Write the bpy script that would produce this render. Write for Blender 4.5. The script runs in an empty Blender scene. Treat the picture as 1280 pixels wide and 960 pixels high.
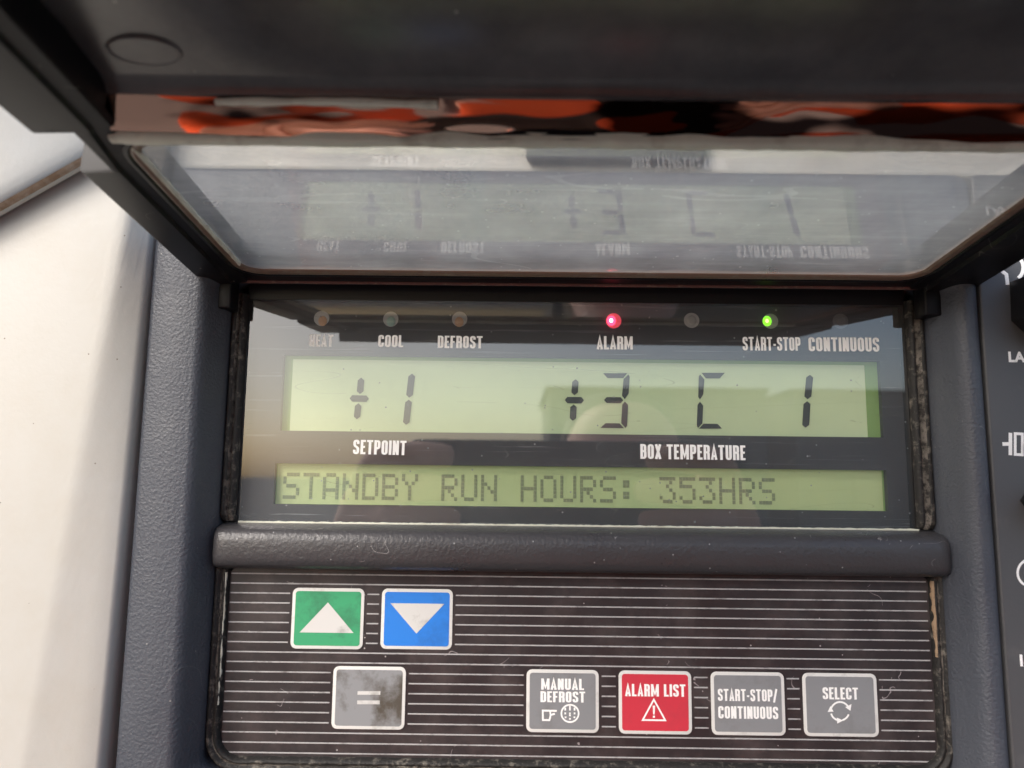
import bpy, bmesh, math, random
from mathutils import Vector, Matrix, noise
R = math.radians
random.seed(7)
C = bpy.context.scene.collection
scene = bpy.context.scene

# ------------------------------------------------------------------ camera
MM = 0.001
PITCH, YAW, ROLL, FPX, D = R(7.307), R(-0.348), R(0.667), 924.0, 200.0
fwd = Vector((math.sin(YAW)*math.cos(PITCH), math.cos(YAW)*math.cos(PITCH), math.sin(PITCH)))
rt = Vector((math.cos(YAW), -math.sin(YAW), 0.0))
upv = rt.cross(fwd)
rt, upv = rt*math.cos(ROLL)+upv*math.sin(ROLL), -rt*math.sin(ROLL)+upv*math.cos(ROLL)
cam_data = bpy.data.cameras.new('camera')
cam_data.sensor_width = 36.0
cam_data.lens = FPX/1280*36
cam_data.clip_start = 0.002
cam_data.clip_end = 2000
cam_data.dof.use_dof = True
cam_data.dof.focus_distance = 0.203
cam_data.dof.aperture_fstop = 15
cam = bpy.data.objects.new('camera', cam_data)
C.objects.link(cam)
m3 = Matrix((rt, upv, -fwd)).transposed()
cam.matrix_world = Matrix.Translation((0, -D*MM, 0)) @ m3.to_4x4()
scene.camera = cam

# ------------------------------------------------------------------ light: bright overcast day
SUN_EL, SUN_AZ = R(36), R(-140)          # azimuth measured from +Y towards +X: behind and to the left of the camera
world = bpy.data.worlds.new('World')
scene.world = world
world.use_nodes = True
wn = world.node_tree
sky = wn.nodes.new('ShaderNodeTexSky')
sky.sky_type = 'NISHITA'
sky.sun_disc = False
sky.sun_elevation = SUN_EL
sky.sun_rotation = SUN_AZ
sky.dust_density = 3.0
sky.air_density = 1.0
sky.ozone_density = 1.0
wn.links.new(sky.outputs[0], wn.nodes['Background'].inputs[0])
wn.nodes['Background'].inputs[1].default_value = 0.15
sun = bpy.data.objects.new('sun', bpy.data.lights.new('sun', 'SUN'))
sun.data.energy = 1.35
sun.data.angle = R(25)
sun.data.color = (1.0, 0.975, 0.955)
sd = Vector((math.sin(SUN_AZ)*math.cos(SUN_EL), math.cos(SUN_AZ)*math.cos(SUN_EL), math.sin(SUN_EL)))
sun.rotation_euler = sd.to_track_quat('Z', 'Y').to_euler()
sun.location = (0, -3, 4)
C.objects.link(sun)
vs = scene.view_settings
vs.view_transform = 'Standard'
vs.look = 'None'
vs.gamma = 1.0
vs.exposure = 0.75
vs.use_curve_mapping = False
scene.cycles.transparent_max_bounces = 16
scene.cycles.max_bounces = 8

# ------------------------------------------------------------------ helpers (all measures in millimetres)
def at(px, py, Y):
    """point of the plane y = Y that the photograph shows at pixel (px, py)"""
    d = fwd + rt*((px-640)/FPX) + upv*((480-py)/FPX)
    t = (D+Y)/d.y
    return d.x*t, d.z*t

def tag(o, label=None, cat=None, group=None, kind=None):
    if label: o['label'] = label
    if cat: o['category'] = cat
    if group: o['group'] = group
    if kind: o['kind'] = kind
    return o

def empty(name, loc, label, cat):
    o = bpy.data.objects.new(name, None)
    o.location = Vector(loc)*MM
    o.empty_display_size = 0.01
    C.objects.link(o)
    return tag(o, label, cat)

def root_shift(p):
    v = Vector((0, 0, 0))
    while p is not None:
        v += p.location
        p = p.parent
    return v

def obj(name, bm, mats, parent=None, smooth=False, auto=None, bevel=None, recalc=True):
    if recalc:
        bmesh.ops.recalc_face_normals(bm, faces=bm.faces)
    me = bpy.data.meshes.new(name)
    for v in bm.verts:
        v.co *= MM
    bm.to_mesh(me)
    bm.free()
    o = bpy.data.objects.new(name, me)
    if not isinstance(mats, (list, tuple)): mats = [mats]
    for m in mats: me.materials.append(m)
    C.objects.link(o)
    if parent is not None:
        o.parent = parent
        o.matrix_parent_inverse = Matrix.Translation(-root_shift(parent)) if parent.type == 'EMPTY' else Matrix.Identity(4)
    if bevel:
        b = o.modifiers.new('bevel', 'BEVEL')
        b.width = bevel*MM; b.segments = 3; b.limit_method = 'ANGLE'; b.angle_limit = R(30)
        smooth = True
    if smooth:
        for p in me.polygons: p.use_smooth = True
    if smooth and auto is not None:
        me.set_sharp_from_angle(angle=R(auto))
    return o

def box(bm, x0, x1, y0, y1, z0, z1, mat=0):
    vs_ = [bm.verts.new((x, y, z)) for x in (x0, x1) for y in (y0, y1) for z in (z0, z1)]
    for f in ((0, 1, 3, 2), (4, 6, 7, 5), (0, 4, 5, 1), (2, 3, 7, 6), (0, 2, 6, 4), (1, 5, 7, 3)):
        bm.faces.new([vs_[i] for i in f]).material_index = mat
    return bm

def prism(bm, pts, y0, y1, mat=0):
    """outline pts in (x, z), from y0 (front, nearer the camera) to y1"""
    a = [bm.verts.new((x, y0, z)) for x, z in pts]
    b = [bm.verts.new((x, y1, z)) for x, z in pts]
    fs = [bm.faces.new(a), bm.faces.new(b[::-1])]
    n = len(pts)
    for i in range(n):
        fs.append(bm.faces.new((a[i], b[i], b[(i+1) % n], a[(i+1) % n])))
    for f in fs: f.material_index = mat
    return bm

def rrect(x0, x1, z0, z1, r, seg=6):
    pts = []
    for cx, cz, a0 in ((x1-r, z1-r, 0), (x0+r, z1-r, 90), (x0+r, z0+r, 180), (x1-r, z0+r, 270)):
        for k in range(seg+1):
            a = R(a0+90*k/seg)
            pts.append((cx+r*math.cos(a), cz+r*math.sin(a)))
    return pts

def loft(bm, loops, closed=True, mat=0):
    """loops: list of equally long lists of 3-D points"""
    rows = [[bm.verts.new(p) for p in L] for L in loops]
    n = len(loops[0])
    for i in range(len(rows)-1):
        for k in range(n if closed else n-1):
            a, b = rows[i], rows[i+1]
            bm.faces.new((a[k], a[(k+1) % n], b[(k+1) % n], b[k])).material_index = mat
    return rows

def inset_loops(x0, x1, z0, z1, r, prof, seg=6):
    """profile of (inset, Y) round a rounded rectangle"""
    out = []
    for ins, Y in prof:
        rr = max(r-ins, 0.3)
        out.append([(x, Y, z) for x, z in rrect(x0+ins, x1-ins, z0+ins, z1-ins, rr, seg)])
    return out

# ------------------------------------------------------------------ materials
def mat(name):
    m = bpy.data.materials.new(name)
    m.use_nodes = True
    nt = m.node_tree
    nt.nodes.clear()
    out = nt.nodes.new('ShaderNodeOutputMaterial')
    return m, nt, out

def nd(nt, t, **kw):
    n = nt.nodes.new(t)
    for k, v in kw.items(): setattr(n, k, v)
    return n

def noise_tex(nt, scale, detail=4, rough=0.6, stretch=(1, 1, 1), dist=0.0):
    tc = nd(nt, 'ShaderNodeTexCoord')
    mp = nd(nt, 'ShaderNodeMapping')
    mp.inputs['Scale'].default_value = stretch
    nt.links.new(tc.outputs['Object'], mp.inputs[0])
    n = nd(nt, 'ShaderNodeTexNoise')
    n.inputs['Scale'].default_value = scale
    n.inputs['Detail'].default_value = detail
    n.inputs['Roughness'].default_value = rough
    n.inputs['Distortion'].default_value = dist
    nt.links.new(mp.outputs[0], n.inputs['Vector'])
    return n.outputs['Fac']

def ramp(nt, fac, stops):
    r = nd(nt, 'ShaderNodeValToRGB')
    while len(r.color_ramp.elements) < len(stops): r.color_ramp.elements.new(0.5)
    for e, (p, c) in zip(r.color_ramp.elements, stops):
        e.position = p
        e.color = (*c, 1) if isinstance(c, tuple) else (c, c, c, 1)
    nt.links.new(fac, r.inputs[0])
    return r.outputs[0]

def mix(nt, fac, a, b):
    m = nd(nt, 'ShaderNodeMix', data_type='RGBA')
    for s, v in ((m.inputs[0], fac), (m.inputs[6], a), (m.inputs[7], b)):
        if isinstance(v, (int, float)): s.default_value = v
        elif isinstance(v, tuple): s.default_value = (*v, 1)
        else: nt.links.new(v, s)
    return m.outputs[2]

def mth(nt, op, a, b):
    m = nd(nt, 'ShaderNodeMath', operation=op)
    for s_, v in ((m.inputs[0], a), (m.inputs[1], b)):
        if isinstance(v, (int, float)): s_.default_value = v
        else: nt.links.new(v, s_)
    return m.outputs[0]

def specks(nt, scale, size, keep=0.5):
    """small round specks of dust, only some of the cells filled"""
    tc = nd(nt, 'ShaderNodeTexCoord')
    v = nd(nt, 'ShaderNodeTexVoronoi')
    v.inputs['Scale'].default_value = scale
    nt.links.new(tc.outputs['Object'], v.inputs['Vector'])
    dot = mth(nt, 'LESS_THAN', v.outputs['Distance'], size)
    sep = nd(nt, 'ShaderNodeSeparateColor')
    nt.links.new(v.outputs['Color'], sep.inputs[0])
    return mth(nt, 'MULTIPLY', dot, mth(nt, 'LESS_THAN', sep.outputs[0], keep))

def scuffs(nt, scale, width, mscale, thr, stretch=(1, 1, 1)):
    """thin curling scratches in scattered patches"""
    n = noise_tex(nt, scale, 1, 0.3, stretch, 0.8)
    a = mth(nt, 'ABSOLUTE', mth(nt, 'SUBTRACT', n, 0.5), 0)
    l = mth(nt, 'LESS_THAN', a, width)
    k = noise_tex(nt, mscale, 4, 0.6)
    return mth(nt, 'MULTIPLY', l, mth(nt, 'GREATER_THAN', k, thr))

def bump(nt, h, strength, dist, normal=None):
    b = nd(nt, 'ShaderNodeBump')
    b.inputs['Strength'].default_value = strength
    b.inputs['Distance'].default_value = dist*MM
    nt.links.new(h, b.inputs['Height'])
    if normal is not None: nt.links.new(normal, b.inputs['Normal'])
    return b.outputs[0]

def surface(name, base, rough=0.5, spec=0.5, grain=None, dirt=None, scratch=None, wave=None, emit=None, metallic=0.0, rough_var=0.0, ior=1.5, big=None, speck=None, scuff=None):
    """base colour; grain=(scale, strength, mm); dirt=(colour, scale, lo, hi); scratch=(colour, amount)"""
    m, nt, out = mat(name)
    p = nd(nt, 'ShaderNodeBsdfPrincipled')
    col = None
    if big:
        f = noise_tex(nt, big[1], 3, 0.6, big[4] if len(big) > 4 else (1, 1, 1))
        col = mix(nt, ramp(nt, f, [(big[2] if len(big) > 2 else 0.35, 0.0), (big[3] if len(big) > 2 else 0.65, 1.0)]), base, big[0])
    if dirt:
        f = noise_tex(nt, dirt[1], 8, 0.7)
        r_ = ramp(nt, f, [(dirt[2], 0.0), (dirt[3], 1.0)])
        col = mix(nt, r_, col if col is not None else base, dirt[0])
    if scratch:
        f = noise_tex(nt, 260, 5, 0.75, scratch[2] if len(scratch) > 2 else (0.12, 1, 3.0), 0.4)
        r_ = ramp(nt, f, [(scratch[1], 0.0), (scratch[1]+0.05, 1.0)])
        col = mix(nt, r_, col if col is not None else base, scratch[0])
    for kind_, v in (('s', speck), ('c', scuff)):
        if v:
            f = specks(nt, *v[1:]) if kind_ == 's' else scuffs(nt, *v[1:])
            col = mix(nt, f, col if col is not None else base, v[0])
    if col is None: p.inputs['Base Color'].default_value = (*base, 1)
    else: nt.links.new(col, p.inputs['Base Color'])
    p.inputs['Roughness'].default_value = rough
    if rough_var:
        f = noise_tex(nt, 90, 5, 0.7)
        mr = nd(nt, 'ShaderNodeMapRange')
        mr.inputs[1].default_value = 0.3; mr.inputs[2].default_value = 0.7
        mr.inputs[3].default_value = max(rough-rough_var, 0.02); mr.inputs[4].default_value = min(rough+rough_var, 1)
        nt.links.new(f, mr.inputs[0]); nt.links.new(mr.outputs[0], p.inputs['Roughness'])
    p.inputs['Specular IOR Level'].default_value = spec
    p.inputs['IOR'].default_value = ior
    p.inputs['Metallic'].default_value = metallic
    nrm = None
    if grain:
        nrm = bump(nt, noise_tex(nt, grain[0], 3, 0.55), grain[1], grain[2])
    if wave:
        nrm = bump(nt, noise_tex(nt, wave[0], 2, 0.4, wave[3] if len(wave) > 3 else (1, 1, 1), 0.6), wave[1], wave[2], nrm)
    if nrm is not None: nt.links.new(nrm, p.inputs['Normal'])
    if emit:
        p.inputs['Emission Color'].default_value = (*emit[0], 1)
        p.inputs['Emission Strength'].default_value = emit[1]
    nt.links.new(p.outputs[0], out.inputs[0])
    return m

def clear(name, gloss=0.05, tint=(1, 1, 1), haze=0.05, haze_col=(0.6, 0.62, 0.62), streak=(0.1, 1, 1), streak_scale=120, rough=0.02, rough2=None, ior=1.5):
    """a clear sheet that lets light straight through, mirrors by Fresnel on its outer side and carries dust and fine scratches"""
    m, nt, out = mat(name)
    tr = nd(nt, 'ShaderNodeBsdfTransparent'); tr.inputs[0].default_value = (*tint, 1)
    gl = nd(nt, 'ShaderNodeBsdfGlossy'); gl.inputs['Roughness'].default_value = rough
    gl.inputs[0].default_value = (1, 1, 1, 1)
    df = nd(nt, 'ShaderNodeBsdfDiffuse'); df.inputs[0].default_value = (*haze_col, 1)
    tl = nd(nt, 'ShaderNodeBsdfTranslucent'); tl.inputs[0].default_value = (*haze_col, 1)
    hz = nd(nt, 'ShaderNodeMixShader'); hz.inputs[0].default_value = 0.5
    nt.links.new(df.outputs[0], hz.inputs[1]); nt.links.new(tl.outputs[0], hz.inputs[2])
    f = noise_tex(nt, streak_scale, 8, 0.75, streak, 0.3)
    f2 = noise_tex(nt, 40, 4, 0.6)
    mul = nd(nt, 'ShaderNodeMath', operation='MULTIPLY')
    dust = mth(nt, 'MULTIPLY', mth(nt, 'ADD', specks(nt, 420, 0.10, 0.35), specks(nt, 130, 0.045, 0.3)), 0.42)
    lines = mth(nt, 'MULTIPLY', mth(nt, 'ADD', scuffs(nt, 60, 0.0016, 35, 0.47, (0.18, 1, 1.6)), scuffs(nt, 110, 0.0022, 50, 0.58, (0.3, 1, 1))), 0.16)
    nt.links.new(ramp(nt, f, [(0.3, 0.75), (0.55, 0.95), (0.66, 1.15), (0.78, 2.2)]), mul.inputs[0])
    nt.links.new(ramp(nt, f2, [(0.3, 0.6*haze), (0.7, 1.3*haze)]), mul.inputs[1])
    geo = nd(nt, 'ShaderNodeNewGeometry')
    inv = nd(nt, 'ShaderNodeMath', operation='SUBTRACT'); inv.inputs[0].default_value = 1.0
    nt.links.new(geo.outputs['Backfacing'], inv.inputs[1])
    one = nd(nt, 'ShaderNodeMath', operation='MULTIPLY')
    nt.links.new(mth(nt, 'ADD', mul.outputs[0], mth(nt, 'ADD', dust, lines)), one.inputs[0]); one.use_clamp = True; nt.links.new(inv.outputs[0], one.inputs[1])
    a = nd(nt, 'ShaderNodeMixShader')
    nt.links.new(one.outputs[0], a.inputs[0]); nt.links.new(tr.outputs[0], a.inputs[1]); nt.links.new(hz.outputs[0], a.inputs[2])
    fr = nd(nt, 'ShaderNodeFresnel'); fr.inputs[0].default_value = ior
    fm = nd(nt, 'ShaderNodeMath', operation='MULTIPLY')
    nt.links.new(fr.outputs[0], fm.inputs[0]); nt.links.new(inv.outputs[0], fm.inputs[1])
    fg = nd(nt, 'ShaderNodeMath', operation='MULTIPLY'); fg.inputs[1].default_value = gloss
    nt.links.new(fm.outputs[0], fg.inputs[0])
    fg.use_clamp = True
    b = nd(nt, 'ShaderNodeMixShader')
    top = gl.outputs[0]
    if rough2:
        g2 = nd(nt, 'ShaderNodeBsdfAnisotropic'); g2.inputs['Roughness'].default_value = rough2
        g2.inputs['Anisotropy'].default_value = 0.93
        tg = nd(nt, 'ShaderNodeCombineXYZ'); tg.inputs[0].default_value = 1.0; tg.inputs[1].default_value = 0.0; tg.inputs[2].default_value = 0.0
        nt.links.new(tg.outputs[0], g2.inputs['Tangent'])
        mg = nd(nt, 'ShaderNodeMixShader'); mg.inputs[0].default_value = 0.32
        nt.links.new(gl.outputs[0], mg.inputs[1]); nt.links.new(g2.outputs[0], mg.inputs[2])
        top = mg.outputs[0]
    nt.links.new(fg.outputs[0], b.inputs[0]); nt.links.new(a.outputs[0], b.inputs[1]); nt.links.new(top, b.inputs[2])
    nt.links.new(b.outputs[0], out.inputs[0])
    return m

M = {}
M['housing'] = surface('grey_textured_plastic', (0.060, 0.067, 0.084), 0.46, 0.5, speck=((0.22, 0.22, 0.22), 300, 0.07, 0.25), scuff=((0.13, 0.14, 0.15), 60, 0.003, 25, 0.6), grain=(1300, 0.9, 0.28), big=((0.072, 0.079, 0.095), 30), scratch=((0.17, 0.18, 0.19), 0.705), rough_var=0.1)
M['bar'] = surface('worn_black_plastic', (0.052, 0.050, 0.053), 0.36, 0.5, speck=((0.3, 0.3, 0.3), 450, 0.09, 0.3), scuff=((0.20, 0.19, 0.19), 170, 0.006, 60, 0.60), grain=(1100, 0.8, 0.22), scratch=((0.26, 0.25, 0.25), 0.69, (0.6, 1, 1)), rough_var=0.1)
M['cover'] = surface('black_moulded_plastic', (0.008, 0.0078, 0.010), 0.38, 0.2, speck=((0.25, 0.24, 0.22), 250, 0.06, 0.2), scuff=((0.10, 0.09, 0.085), 70, 0.003, 40, 0.58), grain=(900, 0.12, 0.06), dirt=((0.028, 0.025, 0.023), 60, 0.55, 0.8), scratch=((0.10, 0.085, 0.075), 0.74, (0.5, 1, 1)))
M['cover_inner'] = surface('smooth_dark_plastic', (0.055, 0.052, 0.053), 0.22, 0.7, wave=(22, 0.5, 2.0), dirt=((0.13, 0.118, 0.115), 24, 0.40, 0.78), speck=((0.25, 0.24, 0.22), 200, 0.06, 0.3))
M['mirror_edge'] = surface('wavy_clear_edge', (0.70, 0.43, 0.32), 0.05, 0.5, metallic=0.9, wave=(42, 0.7, 2.2, (0.4, 1, 1.5)), big=((0.03, 0.016, 0.014), 60, 0.50, 0.56, (0.35, 1, 1.6)))  # dark parts and warm tone of the reflection painted into the base colour
M['cream_seal'] = surface('cream_sealant', (0.72, 0.72, 0.60), 0.55, 0.4, dirt=((0.42, 0.38, 0.30), 110, 0.5, 0.75), grain=(600, 0.3, 0.2))
M['brown_seal'] = surface('brown_rubber_seal', (0.19, 0.12, 0.085), 0.35, 0.5, dirt=((0.24, 0.2, 0.16), 300, 0.5, 0.75), grain=(900, 0.3, 0.15))
M['ridge'] = surface('reddish_dirty_ridge', (0.17, 0.075, 0.06), 0.5, 0.4, dirt=((0.32, 0.24, 0.18), 500, 0.55, 0.75), grain=(900, 0.5, 0.2))
M['gasket'] = surface('dusty_rubber_gasket', (0.017, 0.016, 0.015), 0.6, 0.4, dirt=((0.20, 0.18, 0.15), 420, 0.53, 0.72), grain=(1300, 0.8, 0.3))
M['gasket_dust'] = surface('packed_grey_dust', (0.035, 0.032, 0.03), 0.9, 0.2, big=((0.24, 0.215, 0.185), 55), dirt=((0.03, 0.028, 0.026), 600, 0.44, 0.60), grain=(1500, 0.8, 0.3))
M['beige'] = surface('beige_foam_edge', (0.36, 0.25, 0.16), 0.8, 0.3, dirt=((0.10, 0.08, 0.06), 500, 0.5, 0.7), grain=(1500, 0.6, 0.25))
M['mask'] = surface('dark_display_mask', (0.055, 0.058, 0.066), 0.55, 0.3, scratch=((0.17, 0.18, 0.19), 0.60, (0.05, 1, 4)))
M['glass'] = clear('display_glass', gloss=3.0, haze=0.09, rough=0.012)
M['pane'] = clear('scratched_cover_window', gloss=2.6, tint=(0.98, 0.98, 0.98), haze=0.50, haze_col=(0.70, 0.74, 0.73), streak=(0.10, 1.3, 1), streak_scale=210, rough=0.028, rough2=0.3)
M['print'] = surface('white_print', (0.95, 0.95, 0.93), 0.5, 0.3)
M['line_print'] = surface('pale_line_print', (0.43, 0.43, 0.43), 0.5, 0.3, dirt=((0.2, 0.19, 0.19), 300, 0.5, 0.7))
M['lcd'] = surface('green_lcd', (0.44, 0.54, 0.33), 0.45, 0.3, emit=((0.42, 0.53, 0.31), 0.12), big=((0.50, 0.58, 0.36), 18))
M['lcd_low'] = surface('yellow_green_lcd', (0.40, 0.50, 0.25), 0.45, 0.3, emit=((0.38, 0.50, 0.23), 0.11), big=((0.47, 0.54, 0.28), 18))
M['lcd_shade'] = surface('lcd_painted_shade', (0.20, 0.32, 0.11), 0.5, 0.3, emit=((0.2, 0.34, 0.1), 0.08))  # recess shadow put into the colour of the display border
M['segment'] = surface('lcd_segment', (0.045, 0.055, 0.06), 0.5, 0.3)
M['dot'] = surface('lcd_dot', (0.26, 0.31, 0.185), 0.5, 0.3)
M['lens'] = surface('frosted_lens', (0.46, 0.48, 0.48), 0.4, 0.5)
M['bulb_amber'] = surface('amber_led', (0.60, 0.40, 0.26), 0.45, 0.5)
M['bulb_teal'] = surface('pale_teal_led', (0.34, 0.52, 0.48), 0.45, 0.5)
M['bulb_grey'] = surface('clear_led', (0.40, 0.41, 0.41), 0.4, 0.5)
M['bulb_dim'] = surface('dark_led', (0.17, 0.17, 0.18), 0.3, 0.5)
M['lens_red'] = surface('red_lit_lens', (0.42, 0.22, 0.24), 0.4, 0.5, emit=((1.0, 0.03, 0.08), 0.35))
M['bulb_red'] = surface('red_lit_led', (0.9, 0.05, 0.08), 0.3, 0.5, emit=((1.0, 0.03, 0.08), 3.5))
M['core_red'] = surface('red_led_core', (1, 0.4, 0.45), 0.3, 0.5, emit=((1.0, 0.35, 0.40), 9.0))
M['bulb_green'] = surface('green_lit_led', (0.2, 0.8, 0.05), 0.3, 0.5, emit=((0.22, 0.85, 0.03), 1.1))
M['core_green'] = surface('green_led_core', (0.7, 1, 0.4), 0.3, 0.5, emit=((0.5, 1.0, 0.2), 1.6))
M['keypad'] = surface('brown_black_membrane', (0.028, 0.025, 0.027), 0.36, 0.6, speck=((0.4, 0.38, 0.37), 330, 0.07, 0.3), scuff=((0.30, 0.27, 0.27), 150, 0.006, 90, 0.62), grain=(1600, 0.15, 0.05), dirt=((0.085, 0.072, 0.07), 80, 0.45, 0.8), scratch=((0.30, 0.27, 0.27), 0.71, (0.8, 1, 1)), rough_var=0.08)
smud = (0.16, 0.15, 0.14)
M['key_white'] = surface('key_white_border', (0.72, 0.72, 0.69), 0.45, 0.4, dirt=((0.45, 0.44, 0.41), 200, 0.55, 0.8))
M['key_green'] = surface('key_green', (0.055, 0.36, 0.17), 0.4, 0.4, dirt=((0.045, 0.15, 0.09), 75, 0.5, 0.72), grain=(1500, 0.1, 0.05))
M['key_blue'] = surface('key_blue', (0.03, 0.22, 0.72), 0.4, 0.4, dirt=((0.03, 0.15, 0.48), 85, 0.5, 0.78), grain=(1500, 0.1, 0.05))
M['key_grey'] = surface('key_grey', (0.25, 0.26, 0.27), 0.42, 0.4, dirt=((0.19, 0.19, 0.19), 150, 0.5, 0.8), grain=(1500, 0.1, 0.05))
M['key_grey_worn'] = surface('key_grey_worn', (0.27, 0.28, 0.29), 0.42, 0.4, dirt=((0.09, 0.08, 0.065), 62, 0.44, 0.60), grain=(1500, 0.1, 0.05))
M['key_red'] = surface('key_red', (0.62, 0.045, 0.07), 0.42, 0.4, dirt=((0.5, 0.05, 0.07), 130, 0.5, 0.8), grain=(1500, 0.1, 0.05))
M['key_sign'] = surface('key_symbol_white', (0.64, 0.64, 0.62), 0.45, 0.4, dirt=((0.20, 0.19, 0.17), 90, 0.48, 0.72))
M['white_body'] = surface('cream_white_paint', (0.57, 0.56, 0.515), 0.38, 0.5, speck=((0.22, 0.18, 0.14), 330, 0.06, 0.09),  grain=(600, 0.25, 0.25), dirt=((0.53, 0.505, 0.44), 30, 0.42, 0.8), scratch=((0.30, 0.27, 0.22), 0.745, (1.6, 1, 1.2)))
M['seam_dirt'] = surface('brown_seam_dirt', (0.28, 0.19, 0.12), 0.7, 0.3, dirt=((0.5, 0.42, 0.34), 120, 0.45, 0.7))
M['foam'] = surface('dark_foam_strip', (0.018, 0.014, 0.012), 0.9, 0.2, grain=(500, 1.0, 0.6), dirt=((0.05, 0.04, 0.035), 300, 0.5, 0.7))
M['switch_face'] = surface('grey_switch_face', (0.075, 0.076, 0.080), 0.5, 0.5, grain=(1500, 0.3, 0.1), dirt=((0.12, 0.12, 0.12), 60, 0.55, 0.85))
M['knob'] = surface('black_knob', (0.014, 0.014, 0.016), 0.35, 0.5, grain=(1200, 0.2, 0.06))
M['ground'] = surface('asphalt_yard', (0.15, 0.145, 0.137), 0.9, 0.2, dirt=((0.11, 0.106, 0.10), 0.6, 0.4, 0.7))
M['wall'] = surface('backdrop_grey', (0.17, 0.18, 0.17), 0.7, 0.3, dirt=((0.12, 0.12, 0.11), 0.9, 0.4, 0.7))
M['skin'] = surface('skin', (0.78, 0.46, 0.36), 0.5, 0.4)
M['orange'] = surface('orange_jacket', (0.85, 0.12, 0.02), 0.75, 0.3)
M['navy'] = surface('dark_trim_cloth', (0.02, 0.02, 0.026), 0.8, 0.3)
M['hair'] = surface('dark_hair', (0.02, 0.014, 0.01), 0.6, 0.3)
M['phone'] = surface('black_phone', (0.01, 0.01, 0.012), 0.15, 0.5)

# ------------------------------------------------------------------ lettering: condensed capitals as stroked ribbons
HX, HY = 0.098, 0.074
def G(ch):
    w = 0.46
    if ch in 'MW': w = 0.64
    if ch in 'I1': w = 2*HX
    if ch in '-': w = 0.26
    if ch == '/': w = 0.34
    if ch == ' ': return 0.24, []
    if ch in 'LFE': w = 0.38
    L, Rr, B, T = HX, w-HX, HY, 1-HY
    r = 0.13
    g = {
     'H': [[(L, 0), (L, 1)], [(Rr, 0), (Rr, 1)], [(L, .5), (Rr, .5)]],
     'E': [[(w, T), (L, T), (L, B), (w, B)], [(L, .51), (w-.05, .51)]],
     'F': [[(w, T), (L, T), (L, 0)], [(L, .5), (w-.05, .5)]],
     'A': [[(HX*.85, 0), (w/2, .97), (w-HX*.85, 0)], [(.12, .25), (w-.12, .25)]],
     'T': [[(0, T), (w, T)], [(w/2, T), (w/2, 0)]],
     'L': [[(L, 1), (L, B), (w, B)]],
     'I': [[(w/2, 0), (w/2, 1)]],
     'N': [[(L, 0), (L, 1)], [(Rr, 0), (Rr, 1)], [(L*.95, .97), (w-L*.95, .03)]],
     'M': [[(L, 0), (L, 1)], [(Rr, 0), (Rr, 1)], [(L, .97), (w/2, .2), (Rr, .97)]],
     'X': [[(HX*.8, 0), (w-HX*.8, 1)], [(HX*.8, 1), (w-HX*.8, 0)]],
     '-': [[(0.02, .42), (w-.02, .42)]],
     '/': [[(.04, -.08), (w-.04, 1.05)]],
     '1': [[(w/2, 0), (w/2, 1), (w/2-.14, .82)]],
     'O': ['c', [(L, B, r), (Rr, B, r), (Rr, T, r), (L, T, r)]],
     'D': ['c', [(L, B, 0), (Rr, B, r), (Rr, T, r), (L, T, 0)]],
     'U': [[(L, 1, 0), (L, B, r), (Rr, B, r), (Rr, 1, 0)]],
     'C': [[(Rr, .34, 0), (Rr, B, r), (L, B, r), (L, T, r), (Rr, T, r), (Rr, .66, 0)]],
     'G': [[(w/2, .46, 0), (Rr, .46, 0), (Rr, B, r), (L, B, r), (L, T, r), (Rr, T, r), (Rr, .66, 0)]],
     'S': [[(L, .30, 0), (L, B, r), (Rr, B, r), (Rr, .42, .10), (L, .60, .10), (L, T, r), (Rr, T, r), (Rr, .70, 0)]],
     'P': [[(L, 0), (L, 1)], [(L, T, 0), (Rr, T, r), (Rr, .44, r), (L, .44, 0)]],
     'R': [[(L, 0), (L, 1)], [(L, T, 0), (Rr, T, r), (Rr, .50, r*.8), (L, .50, 0)], [(Rr-.03, .5), (Rr, .38), (Rr, 0)]],
     'B': [[(L, 0), (L, 1)], [(L, T, 0), (Rr-.01, T, r), (Rr-.01, .52, r*.7), (L, .52, 0)], [(L, .52, 0), (Rr, .52, r*.7), (Rr, B, r), (L, B, 0)]],
    }[ch]
    if g[0] == 'c': g = [('c', p) for p in g[1:]]
    return w, g

def fillet(path, closed):
    pts = [(p[0], p[1], p[2] if len(p) > 2 else 0) for p in path]
    n = len(pts); out = []
    for i, (x, y, r) in enumerate(pts):
        if r <= 0 or (not closed and i in (0, n-1)):
            out.append(Vector((x, y))); continue
        a, b, p = Vector(pts[i-1][:2]), Vector(pts[(i+1) % n][:2]), Vector((x, y))
        r1 = min(r, (a-p).length*.5, (b-p).length*.5)
        A, B_ = p+(a-p).normalized()*r1, p+(b-p).normalized()*r1
        for k in range(5):
            t = k/4
            out.append(A*(1-t)**2+p*2*t*(1-t)+B_*t*t)
    return out

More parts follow.
